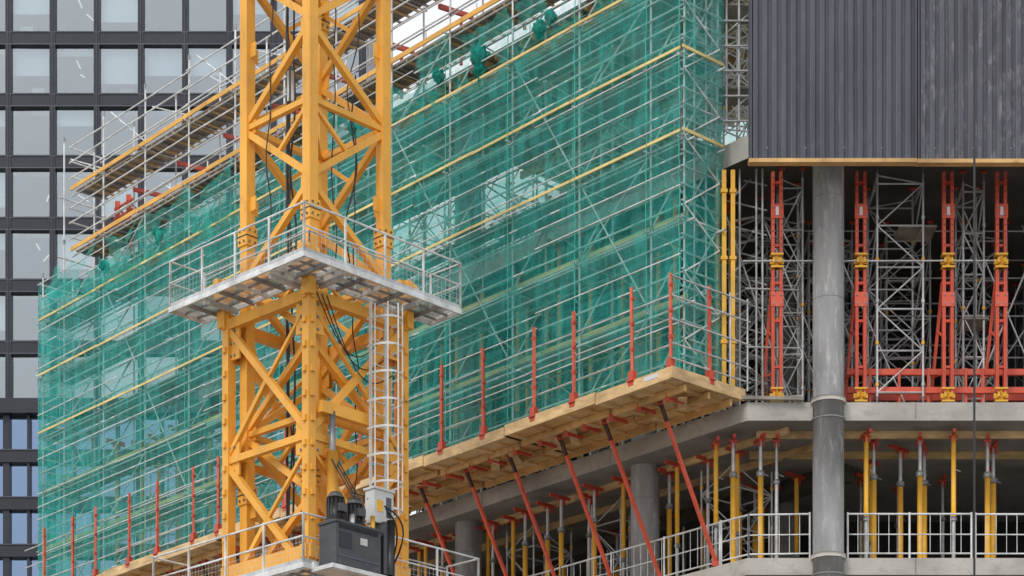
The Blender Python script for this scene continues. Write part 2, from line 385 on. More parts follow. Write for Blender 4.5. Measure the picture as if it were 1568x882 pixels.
PM=[prop_mesh(i) for i in range(3)]
for x,y,k in ((4.95,53.9,1),(5.35,53.7,0),(6.0,53.6,0),(6.4,53.7,2),(8.5,53.3,1),(8.78,53.9,0),(9.85,53.6,0),(10.1,54.4,0),(10.6,53.3,1),(11.5,53.7,0),(11.75,54.2,0),(13,53.5,0),(14,53.6,1)):
    put(PM[k],'steel_prop',(x,y,13.82),R(-.3,.3))
for i in range(26):
    u=.9+i*.72+R(-.2,.2); put(PM[random.choice((0,1,1,2))],'steel_prop',F(u,-1.9-R(0,.9),13.82),rb)
for i in range(22):
    u=-2+i*1.1+R(-.2,.2); put(PM[random.choice((0,1,2))],'steel_prop',F(u,-4.8-R(0,2),13.82),rb)
for i in range(9): put(PM[random.choice((0,2))],'steel_prop',(5.8+i*1.05,56.6+R(-1,1),13.82),0)
for i in range(34):
    u=.4+i*.85+R(-.25,.25)
    o=put(PM[1],'steel_prop',F(u,-1.8-R(0,1.2),17.52),rb); o.scale=(1,1,1.9)
s=MB()
for w in (-2.6,-4.0): s.beam(F(-1,w,16.98),F(27,w,16.98),.09,.17,TIMB)
for y in (53.6,55.2): s.beam((5.9,y,16.98),(20,y,16.98),.09,.17,TIMB)
s.obj('timber_formwork_beams')

# ------------------------------------------------------------------ guardrails
def guard(pts,name,h=1.08,bal=True,m=STEELW):
    s=MB()
    for a,b in zip(pts[:-1],pts[1:]):
        a=Vector(a);b=Vector(b);L=(b-a).length;n=max(1,round(L/1.9)); d=(b-a)/n
        for zz in ((h,.024),(h*.55,.016),(.14,.02)): s.tube(a+Vector((0,0,zz[0])),b+Vector((0,0,zz[0])),zz[1],m,6)
        for k in range(n+1): s.tube(a+d*k,a+d*k+Vector((0,0,h+.04)),.026,m,6)
        if bal:
            q=int(L/.24); e=(b-a)/q
            for k in range(q): s.tube(a+e*k+Vector((0,0,.14)),a+e*k+Vector((0,0,h*.999)),.0085,m,4)
    return s.obj(name)
guard([(8.0,52.92,13.8),(10.95,52.92,13.8)],'guardrail'); guard([(11.05,52.94,13.8),(17,52.94,13.8)],'guardrail')
guard([F(.3,-1.65,13.8),(5.65,53.0,13.8),(7.1,52.92,13.8)],'guardrail')
guard([F(.35,-1.65,13.8),F(6,-1.65,13.8),F(14,-1.65,13.8),F(28,-1.65,13.8)],'guardrail')

# ------------------------------------------------------------------ cantilever formwork platform
pf=empty('timber_edge_platform'); s=MB()
segs=[(-.58,1.9),(1.93,5.2),(5.23,8.4),(8.43,11.6),(11.63,14.8),(14.83,18.0),(18.03,21.2),(21.23,24.4),(24.43,29.5)]
for i,(u0,u1) in enumerate(segs):
    dz=(i%2)*.04-.02
    a=F(u0,1.0,0);b=F(u1,1.0,0);c=F(u1,-1.45,0);d=F(u0,-1.45,0)
    fp=[(a.x,a.y),(b.x,b.y),(c.x,c.y),(d.x,d.y)]
    s.prism(fp,17.76+dz,17.80+dz,WOOD)
    nb=3; 
    for k in range(nb):
        w0=.955-k*.8; w1=w0-.78
        q=[F(u0+.02,w0,0),F(u1-.02,w0,0),F(u1-.02,w1,0),F(u0+.02,w1,0)]
        s.prism([(p.x,p.y) for p in q],17.56+dz+.008*(k%2),17.585+dz+.008*(k%2),WOOD if (k+i)%2 else TIMB)
    s.beam(F(u0,.99,17.68+dz),F(u1,.99,17.68+dz),.05,.27,TIMB)
    for w in (.45,-.35,-1.1): s.beam(F(u0+.05,w,17.47+dz),F(u1-.05,w,17.47+dz),.08,.16,WOOD)
    for k in range(4):
        u=u0+.3+k*(u1-u0-.6)/3+R(-.12,.12); s.beam(F(u,.85,17.53+dz),F(u,-1.38,17.53+dz),.1,.07,TIMB if k%2 else WOOD)
    for k in range(2):
        u=u0+R(.3,u1-u0-.6); s.beam(F(u,R(.2,.5),17.38+dz),F(u+R(.4,.9),R(-.6,-.1),17.38+dz),.22,.015,TIMB)
s.beam(F(-.6,1.0,17.68),F(-.6,-1.5,17.68),.05,.27,TIMB)
s.beam(F(-.2,1.02,17.7),F(.25,1.02,17.7),.006,.1,BLIND)
s.obj('deck',pf)
s=MB()
ups=[.70,2.72,4.16,6.06,7.72,9.6,11.2,13.0,14.6,16.3,18.0,19.3,21.3,22.9,24.9,26.3,28.1]
def edge_post(p):
    p=Vector(p); t=p+Vector((R(-.03,.03),R(-.02,.02),2.2))
    s.beam(p+Vector((0,0,-.1)),t,.065,.065,REDF); s.beam(p+Vector((0,0,-.12)),p+Vector((0,0,.22)),.17,.13,RED,side=D)
    s.beam(p+Vector((0,0,-.02)),p+Vector((0,0,.02)),.22,.2,RED,side=D)
    for z in (.7,1.3,1.9): s.beam(p+Vector((0,0,z)),p+Vector((0,0,z+.06)),.09,.09,RED,side=D)
for u in ups: edge_post(F(u,.96,17.8))
edge_post(F(-.5,.9,17.8)); edge_post(F(-.55,-.35,17.8))
s.obj('edge_posts',pf)
s=MB()
for z in (18.35,18.95,19.5):
    for i in range(6):
        s.tube(F(-.6+i*5,.9,z+R(-.03,.03)),F(4.5+i*5,.9,z+R(-.03,.03)),.019,STEEL,6)
for z in (18.0,18.35,18.9,19.45,19.9):
    s.tube(F(-.6,1.0,z),F(-.6,-1.7,z+.02),.022,STEEL,6)
for w in (-1.0,-1.6): s.tube(F(-.6,w,17.8),F(-.6,w,20),.024,STEEL,6)
s.obj('guard_tubes',pf)
s=MB()
for u in (.5,2.4,4.0,5.9,7.6,9.5,11.3,13,14.8,16.5,18.2,20,21.8,23.5,25.3,27):
    a=F(u,.25,17.42);b=F(u-.05,-1.62,13.95)
    s.beam(a,b,.075,.075,REDF); m1=a.lerp(b,.12); s.tube(a,m1,.052,BLK,8); s.tube(b,b.lerp(a,.07),.03,STEELD,8)
    s.beam(a+Vector((0,0,-.08)),a+Vector((0,0,.1)),.12,.08,RED); s.beam(b+Vector((0,0,-.12)),b+Vector((0,0,0)),.2,.14,RED)
    for du in (-.45,.5):
        p=F(u+du,.45,17.36); s.beam(p,F(u+du,-.1,17.36),.06,.07,RED); s.beam(p+Vector((0,0,-.1)),p+Vector((0,0,.08)),.1,.06,RED)
s.obj('push_pull_struts',pf)
s=MB()
for z in (17.6,): s.beam(F(-.6,-1.4,z),(6.9,52.7,17.55),.12,.08,PLANK)
s.obj('corner_batten',pf)

# ------------------------------------------------------------------ scaffolding
sc=empty('facade_scaffold'); lifts=[19.8,21.75,23.65,25.6,27.45]
us=[0.0]+[1.1+2.5*k for k in range(12)]+[30.0]
s=MB()
for u in us:
    top=33.2 if u<28.7 else 29.1
    for w in (-.06,-1.2):
        z=17.8
        while z<top-.2:
            z2=min(z+4,top); s.tube(F(u+R(-.01,.01),w,z),F(u+R(-.01,.01),w,z2),.03,STEELW,6); z=z2
            s.tube(F(u,w,z-.1),F(u,w,z+.05),.04,STEELD,6)
for w in (-.4,-.8): s.tube(F(0,w,17.8),F(0,w,33),.024,STEELW,6)
s.obj('standards',sc)
s=MB()
z=18.0;kk=0
while z<28.9:
    for i in range(6):
        out=.115 if random.random()<.34 else -.02
        zz=z+R(-.025,.025)
        u0=i*5; s.tube(F(u0-.05,out,zz),F(u0+5.05,out,zz+R(-.02,.02)),.016 if out>0 else .024,STEELW,6)
    s.tube(F(-.03,.08,z+.06),F(-.03,-1.3,z+.06),.022,STEELW,6)
    s.tube(F(30.03,.08,z+.06),F(30.03,-1.3,z+.06),.022,STEELW,6)
    z+=.39+R(-.03,.03); kk+=1
for z in lifts+[29.3,31.3]:
    e=30 if z<29 else 28
    for w in (-.12,-1.15): s.tube(F(-.3,w,z-.12),F(e+.2,w,z-.12),.026,STEELW,6)
    for u in us: 
        if u<=e+.7: s.tube(F(u+.05,.15,z-.06),F(u+.05,-1.35,z-.06),.026,STEELW,6)
for i,u in enumerate(us[:-1]):
    for j,z in enumerate(lifts+[29.3]):
        if (i+j)%2==0: s.tube(F(u,-1.25,z-1.9),F(us[i+1],-1.25,z),.024,STEELW,6)
        elif i%3==1: s.tube(F(us[i+1],-.12,z-1.9),F(u,-.12,z),.024,STEELW,6)
        s.tube(F(u,-.06,z-1.9),F(u,-1.2,z),.024,STEELW,6)
for k in range(14):
    z=18+k*.8; a,b=(0,-1.2) if k%2 else (-1.2,0)
    s.tube(F(-.06,a,z),F(-.06,b,z+.8),.022,STEELW,6); s.tube(F(.4,b,z),F(.4,a,z+.8),.02,STEELW,6)
for u0 in (1.1,6.1,13.6,21.1): 
    for k in range(4): s.tube(F(u0+k*.62*2,-.1,19.7+k*1.95),F(u0+(k+1)*.62*2,-.1,19.7+(k+1)*1.95),.024,STEELW,6)
s.obj('ledgers_and_braces',sc)
s=MB()
for z in lifts+[29.3,31.3]:
    e=30 if z<29 else 28
    for k in range(4):
        w=-.25-k*.25
        for i in range(8):
            if random.random()<.06 and z<29: continue
            u0=i*e/8; s.beam(F(u0,w,z),F(u0+e/8-.03,w,z+R(-.01,.01)),.23,.045,PLANK)
for z in (29.3,31.3):
    for k in range(70): s.beam(F(.1+k*.4,-.1,z-.07),F(.1+k*.4,-1.2,z-.07),.04,.06,TIMB if k%3 else STEELD)
s.obj('deck_boards',sc)
s=MB()
for z in (23.65,25.6,27.45):
    for i in range(8):
        u0=i*3.75; s.beam(F(u0-.02,.10,z+.08+R(-.02,.02)),F(u0+3.8,.10,z+.08+R(-.02,.02)),.03,.065,TOE)
    s.beam(F(-.1,.1,z+.08),F(-.1,-1.3,z+.06),.03,.07,TOE)
for z in (19.8,21.75):
    for i in range(8):
        u0=i*3.75; s.beam(F(u0-.02,-.16,z+.08),F(u0+3.8,-.16,z+.08),.03,.12,TOE)
for z in (29.3,31.3):
    for i in range(7):
        u0=i*4; s.beam(F(u0,.05,z+.03+R(-.02,.02)),F(u0+3.98,.05,z+.03+R(-.02,.02)),.04,.13,ORG)
s.obj('toe_boards',sc)
s=MB()
for z in (29.3,31.3):
    for h in (.45,.95,1.45):
        for i in range(4):
            s.tube(F(i*7,-.02,z+h+R(-.04,.04)),F(i*7+7.2,-.02,z+h+R(-.04,.04)),.024,STEELW,6)
            s.tube(F(i*7,-1.2,z+h*.9),F(i*7+7.2,-1.2,z+h*.9),.022,STEELW,6)
    for h in (.45,.95,1.4): s.tube(F(28.05,.05,z+h),F(28.05,-1.3,z+h),.024,STEELW,6)
for k in range(11): s.tube(F(1+k*2.5,-.08,31.35),F(3.2+k*2.5,-.08,33.1 if k%2 else 32.4),.022,STEELW,6)
for k in range(12): s.tube(F(28-k*2.3,-1.3,29.4),F(27-k*2.3,-3.8,31.8),.022,STEELW,6)
for k in range(12):
    s.tube(F(28-k*2.3,-3.8,29.1),F(28-k*2.3,-3.8,32.6),.024,STEELW,6)
for h in (30.1,31.2,32.4): s.tube(F(0,-3.8,h),F(28,-3.8,h),.022,STEELW,6)
s.obj('upper_guard_rails',sc)

s=MB()
for u in (27.6,26.9):
    s.beam(F(u,-1.5,29.2),F(u,-1.5,31.2),.16,.14,REDF); s.beam(F(u,-1.5,31),F(u-1.2,-2.6,29.3),.07,.07,RED)
for k in range(9):
    u=25.4-k*2.6; s.beam(F(u,-1.45,29.3),F(u,-1.45,30.5),.09,.09,REDF); s.beam(F(u,-.9,29.5),F(u-1.0,-1.7,30.3),.09,.09,REDF)
    s.beam(F(u+.4,-1.0,30.9),F(u+.4,-2.2,31.0),.1,.12,RED)
for k in range(6): s.beam(F(27.8,-1.5,29.35+k*.33),F(26.6,-1.5,29.35+k*.33),.06,.06,REDF)
s.obj('red_edge_formwork')
# ------------------------------------------------------------------ netting
def netsheet(name,nu,nz,pos,mat,skip=None,parent=None):
    v=[];f=[]
    for i in range(nu+1):
        for j in range(nz+1): v.append(tuple(pos(i/nu,j/nz)))
    for i in range(nu):
        for j in range(nz):
            if skip and skip(i/nu,j/nz): continue
            a=i*(nz+1)+j; f.append((a,a+nz+1,a+nz+2,a+1))
    me=bpy.data.meshes.new(name); me.from_pydata(v,[],f); me.materials.append(mat)
    me.polygons.foreach_set('use_smooth',[True]*len(f))
    o=bpy.data.objects.new(name,me); scene.collection.objects.link(o)
    if parent:o.parent=parent
    return o
nt=empty('green_debris_netting')
def topz(u):
    ph=((u-1.1)%2.5)/2.5
    return 28.85-.50*math.sin(math.pi*ph)**.7+.4*noise.noise(Vector((u*.55,3,0)))+.15*noise.noise(Vector((u*3,9,0)))-(0.2 if u>19 else 0)
def crease(x,y,s):    # sharp-edged fold: ridged noise
    return (1-abs(noise.noise(Vector((x,y,s)))*2.2))
def pmain(a,b):
    u=a*30.05; zt=topz(u) if u>9 else 27.5+.1*noise.noise(Vector((u*2,1,0))); z=17.85+(zt-17.85)*b
    ph=((u-1.1)%2.5)/2.5; sag=math.sin(math.pi*ph)
    w=.03+.05*sag*noise.noise(Vector((u*.8,z*.9,0)))+.045*sag*crease(u*1.1+z*.5,z*.45-u*.3,5)+.03*crease(u*2.3-z*.6,z*.8,8)
    if z>27: w+=.22*(z-27)*noise.noise(Vector((u*2.2-z,z*1.2,2)))+.06*(z-27)*crease(u*1.7-z*1.5,z*.5,4)
    return F(u,w-.03,z)
netsheet('main_sheet',480,100,pmain,NET,parent=nt)
def pret(a,b):
    z=17.85+15*b; w=.05-1.4*a
    return F(-.07-.05*noise.noise(Vector((w*2,z*1.5,0))),w,z)
netsheet('corner_sheet',16,90,pret,NET,parent=nt)
def plend(a,b):
    z=17.85+11*b; w=.05-1.4*a
    return F(30.1+.10*noise.noise(Vector((w*2,z*1.5,0))),w,z)
netsheet('end_sheet',12,70,plend,NET,parent=nt)
def pup(a,b):
    u=a*10; z0=27.3; zt=29.0+.5*noise.noise(Vector((u*.5,7,0)))+(2.2-u*.5 if u<4.4 else 0); z=z0+(zt-z0)*b
    w=.02+.16*noise.noise(Vector((u*1.6,z*.8,0)))+.08*noise.noise(Vector((u*5,z*1.3,3)))
    return F(u,w,z)
netsheet('loose_upper_sheet',150,30,pup,NETL,parent=nt,skip=lambda a,b: noise.noise(Vector((a*14,b*2.2,4)))>.28)
def pfar(a,b):
    u=-1+a*30; z=23.9+7*b
    return F(u,-9.5+.10*noise.noise(Vector((u*1.6,z*.8,0))),z)
netsheet('sky_dimming_sheet',60,14,pfar,NET,parent=nt)  # sheet added to cut the bright sky seen through the facade net
def ptail(a,b):
    u=18.5+a*10.5; ph=((u-1.1)%2.5)/2.5
    zt=29.35-.55*math.sin(math.pi*ph)**.6+.25*noise.noise(Vector((u,2,0))); z=zt-1.8*b-.6*b*noise.noise(Vector((u*1.2,5,0)))
    return F(u,.08+.30*math.sin(math.pi*b)*(.5+noise.noise(Vector((u*2.4-z,z*1.4,0)))),z)
netsheet('draped_edge',160,20,ptail,NETL,parent=nt,skip=lambda a,b: noise.noise(Vector((a*9,b*1.6,14)))>.14)
def knot(u,w,z,r,seed):
    import bmesh
    bm=bmesh.new(); bmesh.ops.create_icosphere(bm,subdivisions=4,radius=1)
    for v in bm.verts:
        c=v.co.copy(); k=1+.5*noise.noise(c*2.2+Vector((seed,0,0)))+.28*noise.noise(c*5+Vector((0,seed,0)))
        tail=1.0 if c.z>-.2 else max(.25,1+c.z*.9)
        v.co=F(u,w,z)+Vector((c.x*r*k*1.0*tail,c.y*r*k*.6*tail,c.z*r*k*(1.2 if c.z>0 else 2.0)))
    for f in bm.faces: f.smooth=True
    me=bpy.data.meshes.new('knot'); bm.to_mesh(me); bm.free(); me.materials.append(NETD)
    o=bpy.data.objects.new('gathered_knot',me); scene.collection.objects.link(o); o.parent=nt
for i,(u,z,r) in enumerate(((7.2,28.1,.22),(7.25,27.75,.16),(4.9,27.95,.17),(4.5,28.1,.13),(8.9,28.2,.15),(2.6,28.2,.2),(1.6,28.4,.16),(22.6,28.2,.17),(25.8,28.1,.15),(12.6,28.1,.16))): knot(u,.1,z,r,i*3.1)
s=MB()
for u in us:
    z=17.9
    while z<28.3:
        z2=z+.32; s.beam(F(u+R(-.02,.02),.11,z),F(u+R(-.02,.02),.11,z2),.022,.01,TIE,side=D); z=z2
        if random.random()<.25: s.tube(F(u,.1,z),F(u+R(-.25,.25),.12,z+R(-.25,.1)),.008,TIE,4)
for z in lifts: 
    for i in range(60): s.tube(F(i*.5,.11,z+.18),F(i*.5+.5,.11,z+.18+R(-.03,.03)),.01,TIE,4)
s.obj('lacing_ties',nt)

# ------------------------------------------------------------------ tower crane
cr=empty('tower_crane'); aa=math.radians(45.9)
E1=Vector((math.cos(aa),math.sin(aa),0)); E2=Vector((-math.sin(aa),math.cos(aa),0)); O=Vector((-4.565,51.58,0))
def K(a,b,z): return O+E1*a+E2*b+Vector((0,0,z))
corners=[(-1,-1),(1,-1),(1,1),(-1,1)]
h=1.115
s=MB()
for a,b in corners:
    s.beam(K(a*h,b*h,-1.6),K(a*h,b*h,33),.25,.25,CRANE,side=E1)
def face_brace(s,h,z0,z1,pitch,w,start=0,horiz=True):
    z=z0;k=start
    while z<z1:
        for j in range(4):
            a=Vector(corners[j])*h;b=Vector(corners[(j+1)%4])*h
            kk=(k+(j%2))%2; p,q=(a,b) if kk else (b,a)
            s.beam(K(p.x,p.y,z+.08),K(q.x,q.y,z+pitch-.08),w,w,CRANE)
            if horiz and k%2==0: s.beam(K(a.x,a.y,z),K(b.x,b.y,z),w*.9,w*.9,CRANE)
            elif horiz:      # short secondary strut in the open half-panel
                mm=(a+b)/2; e=a if kk else b
                s.beam(K(mm.x,mm.y,z+pitch/2),K(e.x,e.y,z+pitch*.98),w*.6,w*.6,CRANE)
        if k%2==0: s.beam(K(-h,-h,z),K(h,h,z),w*.6,w*.6,CRANE)
        z+=pitch;k+=1
face_brace(s,h,-1.5,32.9,1.78,.145)
for zj in (3.1,8.9,14.9,20.9,26.7):
    for a,b in corners:
        s.beam(K(a*h,b*h,zj-.22),K(a*h,b*h,zj+.22),.32,.32,CRANE,side=E1)
        s.beam(K(a*h,b*h,zj-.012),K(a*h,b*h,zj+.012),.335,.335,BLK,side=E1)
        for dz in (-.13,.13):
            for q in (-.08,.08):
                s.tube(K(a*h+q,b*h-.185,zj+dz),K(a*h+q,b*h+.185,zj+dz),.028,STEELD,6); s.tube(K(a*h-.185,b*h+q,zj+dz),K(a*h+.185,b*h+q,zj+dz),.028,STEELD,6)
for k in range(-1,20):
    z=-1.5+1.78*k
    for a,b in corners:
        s.beam(K(a*h*.84,b*h*1.0,z-.16),K(a*h*.84,b*h*1.0,z+.16),.26,.03,CRANE,side=E1)
        s.beam(K(a*h*1.0,b*h*.84,z-.16),K(a*h*1.0,b*h*.84,z+.16),.03,.26,CRANE,side=E1)
s.obj('mast',cr)
s=MB()
for q in (-.2,.2): s.beam(K(.35+q,.6,8),K(.35+q,.6,33),.04,.05,LADD,side=E1)
z=8
while z<33: s.tube(K(.15,.6,z),K(.55,.6,z),.014,LADD,5); z+=.28
s.obj('mast_ladder',cr)
hc=1.42; s=MB()
for a,b in corners:
    s.beam(K(a*hc,b*hc,9.0),K(a*hc,b*hc,19.1),.22,.22,CRANE,side=E1)
    z=9.4
    while z<19:
        s.beam(K(a*hc*1.0+a*.13,b*hc,z),K(a*hc+a*.13,b*hc,z+.13),.07,.1,CRANE,side=E1)
        s.beam(K(a*hc,b*hc+b*.13,z),K(a*hc,b*hc+b*.13,z+.13),.1,.07,CRANE,side=E1); z+=.55
for j in range(4):
    a=Vector(corners[j])*hc;b=Vector(corners[(j+1)%4])*hc; m=(a+b)/2
    for z0,z1 in ((9.1,12.2),(12.5,15.7),(15.7,18.9)):
        s.beam(K(a.x,a.y,z0),K(b.x,b.y,z0),.14,.16,CRANE)
        if j%2==0: s.beam(K(a.x,a.y,z0+.1),K(b.x,b.y,z1-.1),.15,.15,CRANE)
        else: s.beam(K(b.x,b.y,z0+.1),K(a.x,a.y,z1-.1),.15,.15,CRANE)
        s.beam(K(m.x,m.y,(z0+z1)/2),K(b.x,b.y,z0+.1),.11,.11,CRANE) if j%2==0 else s.beam(K(m.x,m.y,(z0+z1)/2),K(a.x,a.y,z0+.1),.11,.11,CRANE)
        s.beam(K(m.x,m.y,(z0+z1)/2),K((a if j%2==0 else b).x,(a if j%2==0 else b).y,z1-.2),.08,.08,CRANE)
    s.beam(K(a.x,a.y,18.85),K(b.x,b.y,18.85),.2,.24,CRANE); s.beam(K(a.x,a.y,12.35),K(b.x,b.y,12.35),.2,.22,CRANE)
    for zz in (15.7,12.4,18.4):
        for e in (a,b):
            p=e*.87+m*.13
            s.beam(K(p.x,p.y,zz-.38),K(p.x,p.y,zz+.38),.46,.05,CRANE,side=(E1 if j%2==0 else E2))
            for dz in (-.28,0,.28):
                for f in (.83,.92):
                    pp=e*f+m*(1-f); nrm=(E2 if j%2==0 else E1)*.06; c0=K(pp.x,pp.y,zz+dz); s.tube(c0-nrm,c0+nrm,.03,STEELD,8,cap=True)
for a,b in ((-1,1),(1,-1),(-1,-1)):
    s.beam(K(a*1.5,b*1.5,18.8),K(a*1.5,b*1.5,19.9),.2,.26,CRANE,side=E1)
    s.beam(K(a*1.5,b*1.5,19.45),K(a*1.5,b*1.5,19.7),.34,.34,CRANE,side=E1); s.tube(K(a*1.5-.25,b*1.5,19.8),K(a*1.5+.25,b*1.5,19.8),.1,CRANE,10)
    s.beam(K(a*hc,b*hc,18.2),K(a*1.05,b*1.05,19.3),.16,.16,CRANE)
s.beam(K(-1.6,-1.42,13.1),K(1.6,-1.42,13.1),.2,.3,CRANE); s.beam(K(-1.42,-1.6,13.1),K(-1.42,1.6,13.1),.2,.3,CRANE)
s.tube(K(-.9,-1.62,13.2),K(-.9,-1.62,15.4),.13,CRANE,14); s.tube(K(-.9,-1.62,15.4),K(-.9,-1.62,16.3),.07,STEELD,12); s.beam(K(-1.25,-1.6,16.35),K(.6,-1.6,16.35),.16,.26,CRANE)
s.obj('climbing_cage',cr)

def walkway(z,ho,wd,name,ext=0.0):
    s=MB()
    def rect(a0,a1,b0,b1,zz,t,m):
        pts=[K(a0,b0,0),K(a1,b0,0),K(a1,b1,0),K(a0,b1,0)]; s.face([(p.x,p.y,zz) for p in pts],m)
    rect(-ho,ho+ext,-ho,-ho+wd,z,.04,ALU); rect(-ho,-ho+wd,-ho+wd+.003,ho+ext,z,.04,ALU)
    n=8
    for k in range(n+1):
        t=-ho+.05+k*(2*ho+ext-.1)/n
        s.beam(K(t,-ho+.02,z-.06),K(t,-ho+wd,z-.06),.045,.09,STEELD if k%2 else STEELW)
        if t>-ho+wd: s.beam(K(-ho+.02,t,z-.061),K(-ho+wd,t,z-.061),.045,.09,STEELD if k%2 else STEELW)
    for off in (0.0,wd): 
        s.beam(K(-ho-.02,-ho+off,z-.02),K(ho+ext,-ho+off,z-.02),.05,.12,STEELW); s.beam(K(-ho+off,-ho-.0,z-.022),K(-ho+off,ho+ext,z-.022),.05,.116,STEELW)
    s.beam(K(ho+ext,-ho-.03,z-.02),K(ho+ext,-ho+wd+.03,z-.02),.05,.12,STEELW); s.beam(K(-ho-.03,ho+ext,z-.02),K(-ho+wd+.03,ho+ext,z-.02),.05,.12,STEELW)
    for off in (.38,.75): s.beam(K(-ho+.1,-ho+off,z-.03),K(ho+ext,-ho+off,z-.03),.035,.04,STEELD); s.beam(K(-ho+off,-ho+.1,z-.032),K(-ho+off,ho+ext,z-.032),.035,.04,STEELD)
    e=ho+ext
    pth=[(e,-ho+wd),(e,-ho),(-ho,-ho),(-ho,e),(-ho+wd,e)]
    for (a,b),(c,d) in zip(pth[:-1],pth[1:]):
        p=K(a,b,z);q=K(c,d,z);L=(q-p).length
        for hh,r in ((1.1,.022),(.6,.018)): s.tube(p+Vector((0,0,hh)),q+Vector((0,0,hh)),r,STEELW,6)
        s.beam(p+Vector((0,0,.08)),q+Vector((0,0,.08)),.02,.09,STEEL)
        n=max(1,round(L/1.2))
        for k in range(n+1): s.beam(p.lerp(q,k/n),p.lerp(q,k/n)+Vector((0,0,1.12)),.04,.04,STEELW,side=E1)
        nw=int(L/.12)
        for k in range(nw): s.tube(p.lerp(q,k/nw)+Vector((0,0,.12)),p.lerp(q,k/nw)+Vector((0,0,.58)),.0035,STEEL,3)
        for zz in range(1,4): s.tube(p+Vector((0,0,.12+zz*.12)),q+Vector((0,0,.12+zz*.12)),.0035,STEEL,3)
    s.tube(K(-ho+wd,-ho+wd,z+1.05),K(e,-ho+wd,z+1.05),.02,STEEL,6); s.tube(K(-ho+wd,-ho+wd,z+1.05),K(-ho+wd,e,z+1.05),.02,STEEL,6)
    for t in (-ho+wd,0,e): s.tube(K(t,-ho+wd,z),K(t,-ho+wd,z+1.05),.02,STEEL,6); s.tube(K(-ho+wd,t,z),K(-ho+wd,t,z+1.05),.02,STEEL,6)
    for t in (-1.1,1.1):
        s.beam(K(t,-ho+.1,z-.14),K(t,-hc,z-.14),.08,.1,STEEL); s.beam(K(-ho+.1,t,z-.141),K(-hc,t,z-.141),.08,.1,STEEL)
    return s.obj(name,cr)
walkway(19.24,2.38,1.0,'upper_walkway'); walkway(12.42,2.55,1.05,'lower_walkway',.25)
s=MB()
def hang(a,b,z0,z1,r,amp,m=BLK,seed=0):
    pts=[];n=int(abs(z1-z0)/.35)
    for k in range(n+1):
        z=z0+(z1-z0)*k/n; pts.append(K(a+amp*noise.noise(Vector((z*.6,seed,0))),b+amp*noise.noise(Vector((z*.6,seed,9))),z))
    s.path(pts,r,m,6)
hang(-.55,.35,33,13,.035,.05,BLK,1); hang(-.45,.25,33,13.5,.025,.12,BLK,2); hang(-.62,.2,33,10,.022,.16,BLK,3); hang(.2,-.4,33,20,.016,.25,BLK,4); hang(.5,-.8,26,12,.015,.3,BLK,5)
hang(-1.2,.2,27,19.4,.016,.2,BLK,6); hang(.3,-.9,24.5,19.5,.02,.35,BLK,7)
s.tube(K(-.5,.3,24.0),K(-.5,.3,24.7),.09,LGREY,10)
for c in range(6):
    cx,cy=[(1.9,-1.9),(1.2,-1.85),(.2,-1.9),(-.6,-1.95),(1.7,-1.7),(-1.8,.6)][c]
    pts=[K(cx+.3*math.cos(t)+.05*math.sin(3*t+c),cy+.22*math.sin(t),19.27-.02*math.sin(t*2)) for t in [i*.5 for i in range(14)]]
    s.path(pts,.012,BLK,5)
for k in range(3): 
    pts=[K(-1.3+.15*k,-1.55,18.9-.9*math.sin(t*math.pi)-t*(.5+.4*k)) + E1*(t*2.0) for t in [i/12 for i in range(13)]]
    s.path(pts,.014,BLK,5)
for k in range(5):
    pts=[K(-.95+.55*t+.1*k*math.sin(3*t),-2.85-.1*k*math.sin(t*math.pi),14.1-1.6*t+.25*math.sin(t*math.pi)) for t in [i/10 for i in range(11)]]
    s.path(pts,.02,BLK,6)
for k in range(3):
    pts=[K(-.8-.1*k+.3*math.sin(t*3),-1.7-1.1*t,15.2-1.6*t-.3*math.sin(t*math.pi)) for t in [i/10 for i in range(11)]]
    s.path(pts,.018,BLK,6)
s.obj('hoses_and_cables',cr)
s=MB(); la,lb=.32,-1.80
for q in (-.23,.23): s.beam(K(la+q,lb,13.3),K(la+q,lb,19.0),.05,.06,LADD,side=E1)
z=13.4
while z<19: s.tube(K(la-.23,lb,z),K(la+.23,lb,z),.015,LADD,6); z+=.28
z=14.2
def hoop(t,z): return K(la+.38*math.cos(t),lb-.05-(.62*math.sin(t)**.8 if math.sin(t)>1e-6 else 0),z)
ang=[i*math.pi/10 for i in range(11)]
while z<18.9:
    pts=[hoop(t,z) for t in ang]; 
    for p,q in zip(pts[:-1],pts[1:]): s.beam(p,q,.012,.05,LADD)
    z+=.62
for t in (ang[1],ang[3],ang[5],ang[7],ang[9]): s.beam(hoop(t,14.2),hoop(t,18.85),.03,.012,LADD)
s.obj('caged_ladder',cr)
